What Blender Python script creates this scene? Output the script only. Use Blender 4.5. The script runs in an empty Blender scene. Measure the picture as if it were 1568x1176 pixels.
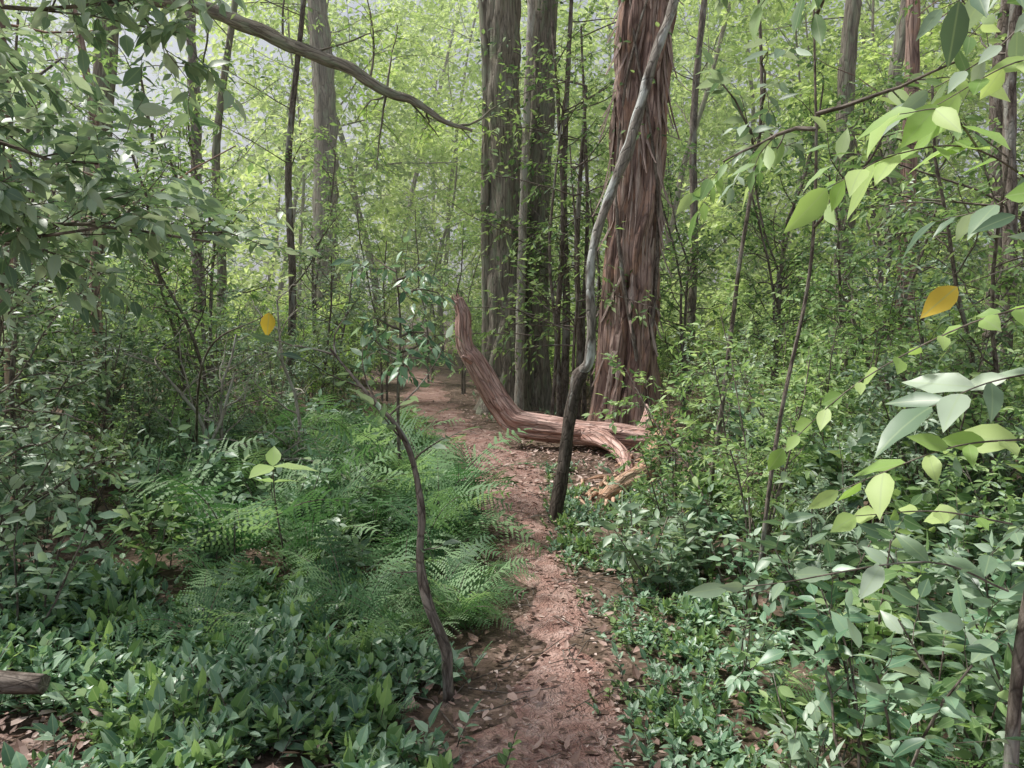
import bpy, math
import numpy as np
from mathutils import Vector
rng = np.random.default_rng(11)
scene = bpy.context.scene
scene.view_settings.view_transform = 'Standard'
scene.view_settings.look = 'None'
scene.view_settings.exposure = 0

def nrm(v):
    v = np.asarray(v, float)
    return v / (np.linalg.norm(v, axis=-1, keepdims=True) + 1e-9)

# ------------------------------------------------------------------ mesh builder
class MB:
    def __init__(s):
        s.v=[]; s.lc=[]; s.rnd=[]; s.nv=0; s.f=[]; s.fm=[]; s.sm=[]
    def addv(s, v, lc, rnd):
        b=s.nv; v=np.asarray(v,float).reshape(-1,3); s.v.append(v)
        s.lc.append(np.asarray(lc,float).reshape(-1,3)); s.rnd.append(np.asarray(rnd,float).reshape(-1)); s.nv+=len(v); return b
    def addf(s, f, mat, smooth=True):
        f=np.asarray(f,int); s.f.append(f); s.fm.append(np.full(len(f),mat)); s.sm.append(np.full(len(f),smooth))
    def inst(s, o, loc, rz, sc):
        c,n=math.cos(rz),math.sin(rz)
        M=np.array([[c,-n,0],[n,c,0],[0,0,1]])*sc
        for v,l,r in zip(o.v,o.lc,o.rnd):
            s.v.append(v@M.T+np.asarray(loc)); s.lc.append(l); s.rnd.append(r)
        for f,m,q in zip(o.f,o.fm,o.sm):
            s.f.append(f+s.nv); s.fm.append(m); s.sm.append(q)
        s.nv+=o.nv
    def mesh(s, name, mats):
        me=bpy.data.meshes.new(name)
        V=np.concatenate(s.v); me.vertices.add(len(V)); me.vertices.foreach_set("co",V.astype(np.float32).ravel())
        loops=np.concatenate([f.ravel() for f in s.f]); tot=np.concatenate([np.full(len(f),f.shape[1]) for f in s.f])
        me.loops.add(len(loops)); me.loops.foreach_set("vertex_index",loops.astype(np.int32))
        me.polygons.add(len(tot)); st=np.concatenate([[0],np.cumsum(tot)[:-1]])
        me.polygons.foreach_set("loop_start",st.astype(np.int32))
        me.polygons.foreach_set("material_index",np.concatenate(s.fm).astype(np.int32))
        me.polygons.foreach_set("use_smooth",np.concatenate(s.sm).astype(bool))
        a=me.attributes.new("lc",'FLOAT_VECTOR','POINT'); a.data.foreach_set("vector",np.concatenate(s.lc).astype(np.float32).ravel())
        a=me.attributes.new("rnd",'FLOAT','POINT'); a.data.foreach_set("value",np.concatenate(s.rnd).astype(np.float32))
        for m in mats: me.materials.append(m)
        me.update(calc_edges=True)
        return me

def obj(name, me, loc=(0,0,0), rz=0, sc=1, parent=None):
    o=bpy.data.objects.new(name, me); scene.collection.objects.link(o)
    o.location=loc; o.rotation_euler=(0,0,rz); o.scale=(sc,sc,sc)
    if parent: o.parent=parent
    return o

def resample(P, R, n):
    P=np.asarray(P,float); R=np.asarray(R,float)
    Q=np.vstack([2*P[0]-P[1],P,2*P[-1]-P[-2]])
    seg=len(P)-1; t=np.linspace(0,seg-1e-6,n); i=t.astype(int); u=(t-i)[:,None]
    p0,p1,p2,p3=Q[i],Q[i+1],Q[i+2],Q[i+3]
    C=.5*((2*p1)+(-p0+p2)*u+(2*p0-5*p1+4*p2-p3)*u**2+(-p0+3*p1-3*p2+p3)*u**3)
    rr=np.interp(t,np.arange(len(R)),R)
    return C,rr

def tube(mb, P, R, sides=6, mat=0, n=None, disp=None, cap=False, lumps=0.0):
    P=np.asarray(P,float)
    if n is None: C,rr=P,np.asarray(R,float)
    else: C,rr=resample(P,R,n)
    T=nrm(np.gradient(C,axis=0))
    ref=np.array([1.,0.05,0.]) if abs(T[0,0])<.8 else np.array([0,1.,0])
    A=np.zeros_like(C); a=nrm(ref-T[0]*ref.dot(T[0]))
    for k in range(len(C)):
        a=a-T[k]*a.dot(T[k]); a=a/(np.linalg.norm(a)+1e-9); A[k]=a
    B=np.cross(T,A)
    th=np.arange(sides)/sides*2*np.pi
    s=np.concatenate([[0],np.cumsum(np.linalg.norm(np.diff(C,axis=0),axis=1))])
    rad=np.repeat(rr[:,None],sides,1)
    if disp is not None: rad=rad*disp(th[None,:],s[:,None])
    if lumps:
        ph=rng.uniform(0,6,4)
        rad=rad*(1+lumps*(np.sin(s*9+ph[0])[:,None]*np.sin(th+ph[1])+.7*np.sin(s*21+ph[2])[:,None]*np.sin(2*th+ph[3])))
    V=C[:,None,:]+rad[...,None]*(np.cos(th)[None,:,None]*A[:,None,:]+np.sin(th)[None,:,None]*B[:,None,:])
    off=rng.uniform(0,50)
    lc=np.stack([rad*np.cos(th),rad*np.sin(th),np.repeat(s[:,None]+off,sides,1)],-1)
    m=len(C)
    b=mb.addv(V,lc,np.full(m*sides,rng.random()))
    i=np.arange(m-1)[:,None]*sides; j=np.arange(sides)[None,:]; j2=(j+1)%sides
    F=np.stack([i+j,i+j2,i+sides+j2,i+sides+j],-1).reshape(-1,4)+b
    mb.addf(F,mat,True)
    if cap:
        for e in (0,m-1):
            c=mb.addv([C[e]],[[0,0,off+s[e]]],[.5]); q=np.arange(sides)
            mb.addf(np.stack([b+e*sides+q,b+e*sides+(q+1)%sides,np.full(sides,c)],-1),mat,False)
    return C

T8=np.array([[0,0,0],[.35,0,0],[.7,0,0],[1,0,0],[.28,1,.28],[.64,.78,.25],[.28,-1,.28],[.64,-.78,.25]])
F8t=np.array([[0,1,4],[2,3,5],[0,6,1],[2,7,3]]); F8q=np.array([[1,2,5,4],[1,6,7,2]])
T4=np.array([[0,0,0],[.45,1,.25],[1,0,0],[.45,-1,.25]]); F4=np.array([[0,2,1],[0,3,2]])
_ts=[.1,.28,.48,.7,.88]; _ws=[.5,.92,1.,.66,.25]
T17=np.array([[0,0,0]]+[[t,0,0] for t in _ts]+[[1,0,0]]+[[t,w,.22*w] for t,w in zip(_ts,_ws)]+[[t,-w,.22*w] for t,w in zip(_ts,_ws)])
F17t=[];F17q=[]
for b0,sg in ((7,1),(12,-1)):
    F17t+= [[0,1,b0] if sg>0 else [0,b0,1],[5,6,b0+4] if sg>0 else [5,b0+4,6]]
    for q_ in range(4): F17q.append([1+q_,2+q_,b0+q_+1,b0+q_] if sg>0 else [1+q_,b0+q_,b0+q_+1,2+q_])
F17t=np.array(F17t);F17q=np.array(F17q)
TK={4:(T4,F4,None),8:(T8,F8t,F8q),17:(T17,F17t,F17q)}

def leaves(mb, P, D, N, L, W, mat=1, kind=8, rnd=None, curl=.12):
    P=np.asarray(P,float); n=len(P)
    if n==0: return
    D=nrm(D); S=nrm(np.cross(D,N)); U=np.cross(S,D)
    L=np.broadcast_to(L,(n,)); W=np.broadcast_to(W,(n,))
    T,Ft,Fq=TK[kind]
    t,s,u=T[:,0],T[:,1],T[:,2]
    cu=np.broadcast_to(curl,(n,))
    wav=0
    if kind==17: wav=(.06*W[:,None])*np.sin(t*17+rng.uniform(0,6,(n,1)))*np.abs(s)
    V=(P[:,None]+ (L[:,None]*t)[...,None]*D[:,None]+(W[:,None]*.5*s)[...,None]*S[:,None]
       +((W[:,None]*.5*u)-(cu*L)[:,None]*t**2+wav)[...,None]*U[:,None])
    if rnd is None: rnd=rng.random(n)
    lc=np.broadcast_to(np.stack([s,t,u],-1)[None],V.shape)
    b=mb.addv(V,lc,np.repeat(rnd,len(T)))
    k=np.arange(n)[:,None,None]*len(T)+b
    sm=(kind==17)
    mb.addf((k+Ft[None]).reshape(-1,3),mat,sm)
    if Fq is not None: mb.addf((k+Fq[None]).reshape(-1,4),mat,sm)

class LS:
    def __init__(s): s.P=[];s.D=[];s.N=[];s.L=[]
    def twig(s, C, k, L, droop=.25, t0=.15, jit=.3, tilt=.55, spread=.9, nb=(0,0,1.)):
        m=len(C); t=np.linspace(t0,1,k)*(m-1)*.999; i=t.astype(int); u=(t-i)[:,None]
        p=C[i]*(1-u)+C[np.minimum(i+1,m-1)]*u; T=nrm(C[np.minimum(i+1,m-1)]-C[i])
        side=np.cross(T,[0,0,1.]); side=nrm(side+1e-3)
        sg=np.where(np.arange(k)%2==0,1.,-1.)[:,None]
        D=nrm(side*sg*spread+T*.6+rng.normal(0,jit,(k,3))+np.array([0,0,-droop]))
        D[-1]=nrm(T[-1]+np.array([0,0,-droop]))
        N=nrm(np.array(nb,float)+rng.normal(0,tilt,(k,3)))
        s.P.append(p);s.D.append(D);s.N.append(N);s.L.append(L*rng.uniform(.55,1.15,k))
    def out(s, mb, wr=.42, mat=1, kind=8, curl=.15):
        if not s.P: return
        P=np.concatenate(s.P);D=np.concatenate(s.D);N=np.concatenate(s.N);L=np.concatenate(s.L)
        leaves(mb,P,D,N,L,L*wr*rng.uniform(.8,1.2,len(L)),mat,kind,curl=curl*rng.uniform(0,2,len(L)))

def grow(mb, ls, p, d, L, r, lvl, c):
    n=c.get('n',5); pts=[np.array(p,float)]; d=nrm(d); w=c['wander'][lvl]
    for i in range(n):
        d=nrm(d+rng.normal(0,w,3)+np.array([0,0,c['up'][lvl]]))
        pts.append(pts[-1]+d*L/n)
    pts=np.array(pts); R=np.linspace(r,r*c.get('tap',.4),n+1)
    if r>c.get('rmin',.0): tube(mb,pts,R,c['sides'][lvl],0)
    if lvl==0:
        ls.twig(pts,c['k'],c['leaf'],c.get('droop',.25)); return
    nc=c['nc'][lvl]; t0=c['t0'][lvl]
    for j in range(nc):
        t=t0+(1-t0)*(j+rng.random())/nc; x=min(t*n,n-.001); i=int(x); q=pts[i]*(1-(x-i))+pts[i+1]*(x-i)
        T=nrm(pts[i+1]-pts[i]); a=rng.uniform(*c.get('ang',(.6,1.2)))
        az=rng.normal(size=3); az=nrm(az-T*az.dot(T))
        dd=T*math.cos(a)+az*math.sin(a)
        grow(mb,ls,q,dd,c['len'][lvl-1]*rng.uniform(.6,1.2)*(1.1-.45*t if lvl>1 else 1),max(r*.5*(1-.5*t),.002),lvl-1,c)

# ------------------------------------------------------------------ materials
def newmat(name):
    m=bpy.data.materials.new(name); m.use_nodes=True; nt=m.node_tree; nt.nodes.clear()
    return m,nt,nt.nodes,nt.links
def ramp(N,cols,pos=None):
    r=N.new('ShaderNodeValToRGB'); e=r.color_ramp.elements
    while len(e)<len(cols): e.new(.5)
    for i,c in enumerate(cols):
        e[i].position=(pos[i] if pos else i/(len(cols)-1)); e[i].color=(*c,1)
    return r
def attr(N,n):
    a=N.new('ShaderNodeAttribute'); a.attribute_name=n; return a

def leafmat(name, cols, trans=.4, rough=.5, tb=1.5, vein=True, spec=.4):
    m,nt,N,K=newmat(name)
    a=attr(N,'rnd'); r=ramp(N,cols); 
    oi=N.new('ShaderNodeObjectInfo')
    add=N.new('ShaderNodeMath'); add.operation='MULTIPLY_ADD'; add.inputs[1].default_value=.4; add.inputs[2].default_value=-.2
    K.new(oi.outputs['Random'],add.inputs[0])
    ad2=N.new('ShaderNodeMath'); ad2.operation='ADD'; ad2.use_clamp=True
    K.new(add.outputs[0],ad2.inputs[0]); K.new(a.outputs['Fac'],ad2.inputs[1]); K.new(ad2.outputs[0],r.inputs[0])
    col=r.outputs[0]
    if vein:
        lc=attr(N,'lc'); sx=N.new('ShaderNodeSeparateXYZ'); K.new(lc.outputs['Vector'],sx.inputs[0])
        ab=N.new('ShaderNodeMath'); ab.operation='ABSOLUTE'; K.new(sx.outputs[0],ab.inputs[0])
        vr=N.new('ShaderNodeMapRange'); vr.inputs[1].default_value=.03; vr.inputs[2].default_value=.1; vr.inputs[3].default_value=.35; vr.inputs[4].default_value=0
        K.new(ab.outputs[0],vr.inputs[0])
        mx=N.new('ShaderNodeMixRGB'); mx.inputs[2].default_value=(.40,.50,.28,1); K.new(vr.outputs[0],mx.inputs[0]); K.new(col,mx.inputs[1]); col=mx.outputs[0]
    p=N.new('ShaderNodeBsdfPrincipled'); p.inputs['Roughness'].default_value=rough; p.inputs['Specular IOR Level'].default_value=spec
    K.new(col,p.inputs['Base Color'])
    tr=N.new('ShaderNodeBsdfTranslucent'); ml=N.new('ShaderNodeMixRGB'); ml.blend_type='MULTIPLY'; ml.inputs[0].default_value=1
    ml.inputs[2].default_value=(tb*1.1,tb*1.1,tb*.75,1); K.new(col,ml.inputs[1]); K.new(ml.outputs[0],tr.inputs[0])
    ms=N.new('ShaderNodeMixShader'); ms.inputs[0].default_value=trans
    K.new(p.outputs[0],ms.inputs[1]); K.new(tr.outputs[0],ms.inputs[2])
    o=N.new('ShaderNodeOutputMaterial'); K.new(ms.outputs[0],o.inputs[0]); return m

def barkmat(name, cols, sc=9, stretch=.12, bump=.5, lichen=None, lich_amt=.6, rough=.92, lt=.52):
    m,nt,N,K=newmat(name)
    a=attr(N,'lc'); mp=N.new('ShaderNodeMapping'); mp.inputs['Scale'].default_value=(sc,sc,sc*stretch); K.new(a.outputs['Vector'],mp.inputs[0])
    nz=N.new('ShaderNodeTexNoise'); nz.inputs['Scale'].default_value=1.6; nz.inputs['Detail'].default_value=6; nz.inputs['Roughness'].default_value=.7; nz.inputs['Distortion'].default_value=.6
    K.new(mp.outputs[0],nz.inputs['Vector'])
    r=ramp(N,cols,[.3,.45,.58,.72][:len(cols)]); K.new(nz.outputs[0],r.inputs[0]); col=r.outputs[0]
    vo=N.new('ShaderNodeTexVoronoi'); vo.feature='DISTANCE_TO_EDGE'; vo.inputs['Scale'].default_value=2.2; K.new(mp.outputs[0],vo.inputs['Vector'])
    vr=N.new('ShaderNodeMapRange'); vr.inputs[1].default_value=0; vr.inputs[2].default_value=.09; vr.inputs[3].default_value=.4; vr.inputs[4].default_value=1; K.new(vo.outputs[0],vr.inputs[0])
    mu=N.new('ShaderNodeMixRGB'); mu.blend_type='MULTIPLY'; mu.inputs[0].default_value=.75; K.new(col,mu.inputs[1]); K.new(vr.outputs[0],mu.inputs[2]); col=mu.outputs[0]
    if lichen:
        n2=N.new('ShaderNodeTexNoise'); n2.inputs['Scale'].default_value=5; n2.inputs['Detail'].default_value=4
        m2=N.new('ShaderNodeMapping'); m2.inputs['Scale'].default_value=(2,2,.6); K.new(a.outputs['Vector'],m2.inputs[0]); K.new(m2.outputs[0],n2.inputs['Vector'])
        lr=N.new('ShaderNodeMapRange'); lr.inputs[1].default_value=lt; lr.inputs[2].default_value=lt+.08; lr.inputs[4].default_value=lich_amt; K.new(n2.outputs[0],lr.inputs[0])
        mx=N.new('ShaderNodeMixRGB'); mx.inputs[2].default_value=(*lichen,1); K.new(lr.outputs[0],mx.inputs[0]); K.new(col,mx.inputs[1]); col=mx.outputs[0]
    p=N.new('ShaderNodeBsdfPrincipled'); p.inputs['Roughness'].default_value=rough; p.inputs['Specular IOR Level'].default_value=.15; K.new(col,p.inputs['Base Color'])
    ma=N.new('ShaderNodeMath'); ma.operation='MULTIPLY'; K.new(nz.outputs[0],ma.inputs[0]); K.new(vr.outputs[0],ma.inputs[1])
    b=N.new('ShaderNodeBump'); b.inputs['Strength'].default_value=bump; b.inputs['Distance'].default_value=.04; K.new(ma.outputs[0],b.inputs['Height']); K.new(b.outputs[0],p.inputs['Normal'])
    o=N.new('ShaderNodeOutputMaterial'); K.new(p.outputs[0],o.inputs[0]); return m

def soilmat(name, cols, cols2, sc=3.0, bump=.6, cell=26, amt=.75):
    m,nt,N,K=newmat(name)
    tc=N.new('ShaderNodeTexCoord')
    n1=N.new('ShaderNodeTexNoise'); n1.inputs['Scale'].default_value=sc; n1.inputs['Detail'].default_value=8; n1.inputs['Roughness'].default_value=.7; K.new(tc.outputs['Object'],n1.inputs['Vector'])
    r=ramp(N,cols,[.35,.5,.65]); K.new(n1.outputs[0],r.inputs[0])
    vo=N.new('ShaderNodeTexVoronoi'); vo.inputs['Scale'].default_value=cell; vo.inputs['Randomness'].default_value=1
    nd=N.new('ShaderNodeTexNoise'); nd.inputs['Scale'].default_value=12; K.new(tc.outputs['Object'],nd.inputs['Vector'])
    mxv=N.new('ShaderNodeMixRGB'); mxv.inputs[0].default_value=.12; K.new(tc.outputs['Object'],mxv.inputs[1]); K.new(nd.outputs[1],mxv.inputs[2]); K.new(mxv.outputs[0],vo.inputs['Vector'])
    r2=ramp(N,cols2); sp=N.new('ShaderNodeSeparateColor'); K.new(vo.outputs['Color'],sp.inputs[0]); K.new(sp.outputs[0],r2.inputs[0])
    n3=N.new('ShaderNodeTexNoise'); n3.inputs['Scale'].default_value=7; n3.inputs['Detail'].default_value=4; K.new(tc.outputs['Object'],n3.inputs['Vector'])
    mr=N.new('ShaderNodeMapRange'); mr.inputs[1].default_value=.45; mr.inputs[2].default_value=.6; mr.inputs[4].default_value=amt; K.new(n3.outputs[0],mr.inputs[0])
    mx=N.new('ShaderNodeMixRGB'); K.new(mr.outputs[0],mx.inputs[0]); K.new(r.outputs[0],mx.inputs[1]); K.new(r2.outputs[0],mx.inputs[2])
    p=N.new('ShaderNodeBsdfPrincipled'); p.inputs['Roughness'].default_value=.95; p.inputs['Specular IOR Level'].default_value=.2; K.new(mx.outputs[0],p.inputs['Base Color'])
    ad=N.new('ShaderNodeMath'); ad.operation='ADD'; K.new(n1.outputs[0],ad.inputs[0]); K.new(vo.outputs['Distance'],ad.inputs[1])
    b=N.new('ShaderNodeBump'); b.inputs['Strength'].default_value=bump; b.inputs['Distance'].default_value=.03; K.new(ad.outputs[0],b.inputs['Height']); K.new(b.outputs[0],p.inputs['Normal'])
    o=N.new('ShaderNodeOutputMaterial'); K.new(p.outputs[0],o.inputs[0]); return m

Lcool=leafmat('leaf_cool',[(.07,.125,.08),(.145,.23,.145),(.26,.36,.245),(.45,.54,.43)],.3,.4,spec=.55)
Lmid=leafmat('leaf_mid',[(.07,.14,.06),(.165,.275,.11),(.28,.42,.17),(.44,.56,.28)],.38)
Lbright=leafmat('leaf_bright',[(.18,.31,.08),(.28,.44,.13),(.39,.55,.19),(.53,.66,.29)],.45)
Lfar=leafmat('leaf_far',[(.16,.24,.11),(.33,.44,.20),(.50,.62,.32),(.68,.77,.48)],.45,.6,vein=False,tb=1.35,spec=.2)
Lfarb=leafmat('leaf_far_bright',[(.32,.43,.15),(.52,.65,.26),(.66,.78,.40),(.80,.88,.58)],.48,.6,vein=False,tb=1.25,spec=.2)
Lground=leafmat('leaf_ground',[(.07,.15,.085),(.165,.295,.18),(.31,.45,.31),(.50,.62,.49)],.24,.38,spec=.55)
Lfern=leafmat('leaf_fern',[(.055,.13,.055),(.14,.27,.12),(.28,.42,.22)],.35,.55,vein=False)
Lyel=leafmat('leaf_yellow',[(.6,.46,.06),(.7,.52,.05),(.78,.55,.08)],.35,.5,tb=1.1)
Llitter=leafmat('leaf_litter',[(.14,.085,.065),(.30,.19,.155),(.47,.33,.28),(.70,.58,.52)],.08,.6,tb=1,vein=False)
Bmain=barkmat('bark_red',[(.07,.042,.036),(.27,.18,.155),(.49,.35,.30),(.68,.54,.47)],6,.08,1.0,(.60,.36,.26),.5,lt=.54)
Bflake=barkmat('bark_flake',[(.17,.115,.10),(.42,.31,.27),(.60,.47,.41),(.74,.62,.55)],14,.1,.6)
Bgrey=barkmat('bark_grey',[(.09,.08,.062),(.24,.21,.17),(.37,.33,.27),(.52,.47,.40)],9,.1,.8,(.31,.36,.25),.5)
Bthin=barkmat('bark_thin',[(.055,.043,.035),(.135,.11,.092),(.26,.22,.19)],14,.3,.4,(.42,.43,.39),.5,lt=.57)
Bdark=barkmat('bark_dark',[(.03,.024,.02),(.075,.06,.05),(.14,.115,.10)],16,.3,.4,(.4,.41,.38),.5,lt=.6)
Bpale=barkmat('bark_pale',[(.2,.17,.14),(.36,.32,.27),(.5,.46,.4)],12,.25,.4,(.55,.57,.52),.5)
Blich=barkmat('bark_lichen',[(.09,.075,.065),(.19,.165,.145),(.31,.28,.25)],12,.3,.5,(.62,.64,.62),.75,lt=.55)
Blog=barkmat('bark_log',[(.21,.105,.09),(.52,.325,.275),(.72,.50,.44),(.85,.68,.61)],11,.12,1.0,(.50,.27,.21),.5,lt=.58)
Brot=barkmat('wood_rotten',[(.24,.12,.08),(.54,.33,.22),(.70,.49,.36),(.80,.64,.51)],14,.12,.9)
Msoil=soilmat('soil',[(.06,.043,.03),(.12,.085,.062),(.18,.135,.10)],[(.09,.06,.045),(.24,.165,.13),(.38,.275,.23)])
Mpath=soilmat('path_soil',[(.24,.125,.10),(.40,.245,.205),(.55,.385,.335)],[(.20,.11,.09),(.44,.29,.25),(.70,.56,.51)],4.5,.7,70,.5)

# ------------------------------------------------------------------ terrain
PY=np.array([-6,2.7,3.35,4.07,5.2,6.4,8.06,9.7,12.2,16.5,22,30,60])
PL=np.array([-.2,-.20,.0,.08,-.10,-.32,-.68,-1.2,-1.9,-2.3,-3.4,-6,-14])
PR=np.array([.5,.43,.43,.39,.27,.30,.38,.05,-.75,-1.35,-2.5,-5,-13])
def pc(y): return (np.interp(y,PY,PL)+np.interp(y,PY,PR))/2
def pw(y): return (np.interp(y,PY,PR)-np.interp(y,PY,PL))/2
def h(x,y):
    x=np.asarray(x,float);y=np.asarray(y,float)
    d=np.abs(x-pc(y)); e=np.clip((d-.5)/2.0,0,1); e=e*e*(3-2*e)
    n=.05*np.sin(1.3*x+.7*y)+.04*np.sin(2.1*y-1.7*x+1)+.03*np.sin(3.7*x+2.9*y+2)
    lb=.25*np.clip((-x-1.2)/4,0,1)
    far=.02*np.clip(y-16,0,60)
    return e*(n+lb)+far+.008*np.sin(5*x+3*y)
xs=np.concatenate([np.linspace(-300,-12,30),np.arange(-11.9,12,.12),np.linspace(12.1,300,30)])
ys=np.concatenate([np.linspace(-300,-4,25),np.arange(-3.9,20,.12),np.linspace(20.2,300,50)])
X,Y=np.meshgrid(xs,ys); Z=h(X,Y)
g=MB(); g.addv(np.stack([X,Y,Z],-1),np.zeros((X.size,3)),np.zeros(X.size))
nx=len(xs); i=np.arange(len(ys)-1)[:,None]*nx; j=np.arange(nx-1)[None]
g.addf(np.stack([i+j,i+j+1,i+nx+j+1,i+nx+j],-1).reshape(-1,4),0)
obj('forest_floor_ground',g.mesh('ground',[Msoil]))
yy=np.arange(-4,34,.06); cols=17
c=pc(yy); w=pw(yy)
eL=np.interp(yy,yy[::4],rng.uniform(-.16,.14,len(yy[::4]))); eR=np.interp(yy,yy[::4],rng.uniform(-.16,.14,len(yy[::4])))
u=np.linspace(0,1,cols)
PX=(c-w-eL)[:,None]*(1-u)+(c+w+eR)[:,None]*u; PYY=np.repeat(yy[:,None],cols,1)
PZ=h(PX,PYY)+.016+.006*np.sin(PX*31+2*np.sin(PYY*11))*np.sin(PYY*23+PX*9)-.024*(np.abs(u-.5)*2)[None]**6
g=MB(); g.addv(np.stack([PX,PYY,PZ],-1),np.zeros((PX.size,3)),np.zeros(PX.size))
i=np.arange(len(yy)-1)[:,None]*cols; j=np.arange(cols-1)[None]
g.addf(np.stack([i+j,i+j+1,i+cols+j+1,i+cols+j],-1).reshape(-1,4),0)
obj('dirt_path',g.mesh('dirt_path',[Mpath]))

def scatter_litter(n, xf, L0, L1, mat, lift=.012):
    x,y=xf(n); z=h(x,y)+lift*rng.random(n)+.016
    a=rng.uniform(0,6.28,n); D=np.stack([np.cos(a),np.sin(a),rng.normal(0,.1,n)],-1)
    N=nrm(np.array([0,0,1.])+rng.normal(0,.25,(n,3))); L=rng.uniform(L0,1,n)**2*L1
    return np.stack([x,y,z],-1),D,N,L
g=MB()
def fpath(n):
    y=2+rng.random(n)**1.4*16; s=rng.choice([-1,1],n); return pc(y)+s*np.abs(1.0-np.abs(rng.normal(0,.5,n)))*(pw(y)+.1),y
P,D,N_,L=scatter_litter(5000,fpath,.3,.04,0); leaves(g,P,D,N_,L,L*rng.uniform(.3,.7,len(L)),0,8,curl=rng.uniform(-.3,.2,len(L)))
def ffl(n):
    y=1.5+rng.random(n)**1.2*16; return rng.uniform(-1,1,n)*(.75*y+1),y
P,D,N_,L=scatter_litter(14000,ffl,.5,.075,0,.04); leaves(g,P,D,N_,L,L*rng.uniform(.3,.6,len(L)),0,8,rnd=rng.random(len(L))*.8,curl=rng.uniform(-.5,.3,len(L)))
def flog(n):
    return rng.normal(.9,.9,n),rng.normal(8.3,1.1,n)
P,D,N_,L=scatter_litter(2500,flog,.5,.08,0,.04); leaves(g,P,D,N_,L,L*rng.uniform(.3,.6,len(L)),0,8,curl=rng.uniform(-.5,.3,len(L)))
def fln(n):
    return rng.normal(-1.7,.3,n),rng.normal(2.7,.2,n)
P,D,N_,L=scatter_litter(300,fln,.5,.09,0,.05); leaves(g,P,D,N_,L,L*rng.uniform(.3,.6,len(L)),0,8,curl=rng.uniform(-.5,.3,len(L)))
obj('leaf_litter',g.mesh('leaf_litter',[Llitter]))
g=MB()
for k in range(520):
    y=2+rng.random()**1.3*10; x=pc(y)+rng.normal(0,1.2); a=rng.uniform(0,6.28); l=rng.uniform(.06,.5)*(.5 if abs(x-pc(y))<pw(y) else 1)
    z=float(h(x,y))+.022
    q=np.array([[x,y,z],[x+math.cos(a)*l*.5,y+math.sin(a)*l*.5,z+rng.uniform(0,.04)],[x+math.cos(a+.3)*l,y+math.sin(a+.3)*l,z+.005]])
    tube(g,q,[.004,.003,.002],5,0)
obj('fallen_twigs',g.mesh('fallen_twigs',[Bthin]))

# ------------------------------------------------------------------ hero trunks
def crown(mb, base, nl, c, rad=.12):
    ls=LS()
    for k in range(nl):
        a=rng.uniform(0,6.28); d=np.array([math.cos(a),math.sin(a),rng.uniform(.1,.9)])
        b=np.array(base)+np.array([0,0,rng.uniform(-2.0,1.0)])
        grow(mb,ls,b,d,rng.uniform(2,4.),rad*.6,2,c)
    ls.out(mb,.45,1,4)
cCan=dict(n=5,wander=[.2,.2,.2],up=[0,.03,.02],sides=[3,4,6],nc=[0,5,7],t0=[0,.2,.25],len=[.6,1.5],k=8,leaf=.15,droop=.3,rmin=.004)

def fiss(seed,amp=.1,flare=0,nb=5,tw=1.,fr=((4,.5),(9,.35),(15,.3),(23,.2))):
    r=np.random.default_rng(seed); ph=r.uniform(0,6,12)
    def f(th,s):
        w=tw*(.35*np.sin(s*1.1+ph[0])+.2*np.sin(s*2.7+ph[1]))
        v=0
        for k,(q,a) in enumerate(fr):
            v=v+a*np.abs(np.sin(q*.5*(th+w)+ph[k+2]+.5*np.sin(s*(1.3+k)+ph[k+6])))
        o=1+amp*(v-.8)*1.4+amp*.3*np.sin(s*6+3*np.sin(2*th)+ph[3])
        if flare: o=o+flare*np.exp(-s/.45)*(.5+.5*np.cos(nb*th+ph[1]))
        return o
    return f
def climber(mb,C,r,n,mat,L=.12,z0=.5,z1=6):
    zz=rng.uniform(z0,z1,n); zz=z0+(z1-z0)*((zz-z0)/(z1-z0)*.5+.5*np.round((zz-z0)/(z1-z0)*5)/5); a=rng.uniform(-math.pi*1.1,.1,n)
    p=np.stack([np.interp(zz,C[:,2],C[:,0])+np.cos(a)*(r+.05*rng.random(n)),np.interp(zz,C[:,2],C[:,1])+np.sin(a)*(r+.1*rng.random(n)),zz],-1)
    D=np.stack([np.cos(a),np.sin(a),np.full(n,-.5)],-1)+rng.normal(0,.5,(n,3)); N=np.array([0,-.4,1])+rng.normal(0,.4,(n,3))
    l=L*rng.uniform(.5,1.1,n); leaves(mb,p,D,N,l,l*.5,mat,8)

g=MB()
P=[(1.58,10.8,-.1),(1.6,10.8,.7),(1.65,10.8,2),(1.70,10.8,3.4),(1.74,10.8,4.8),(1.80,10.8,6),(1.9,10.9,8),(2.1,11,10.5)]
C=tube(g,P,[.38,.33,.31,.30,.32,.32,.26,.18],96,0,300,fiss(3,.36,.6,6,.8,((5,.7),(11,.4),(19,.22),(31,.12))))
for (dx,dy,hh,r) in [(-.36,-.1,3.4,.1),(.3,-.2,1.6,.08),(-.2,-.36,1.2,.07),(.1,-.38,2.0,.06)]:
    q=[(1.6+dx*1.5,10.8+dy*1.5,-.1),(1.6+dx*1.05,10.8+dy*1.05,.5),(1.62+dx*.85,10.8+dy*.85,hh*.6),(1.65+dx*.7,10.8+dy*.7,hh)]
    tube(g,q,[r*1.3,r,r*.8,r*.3],14,0,40,fiss(int(r*1000),.2))
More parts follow.
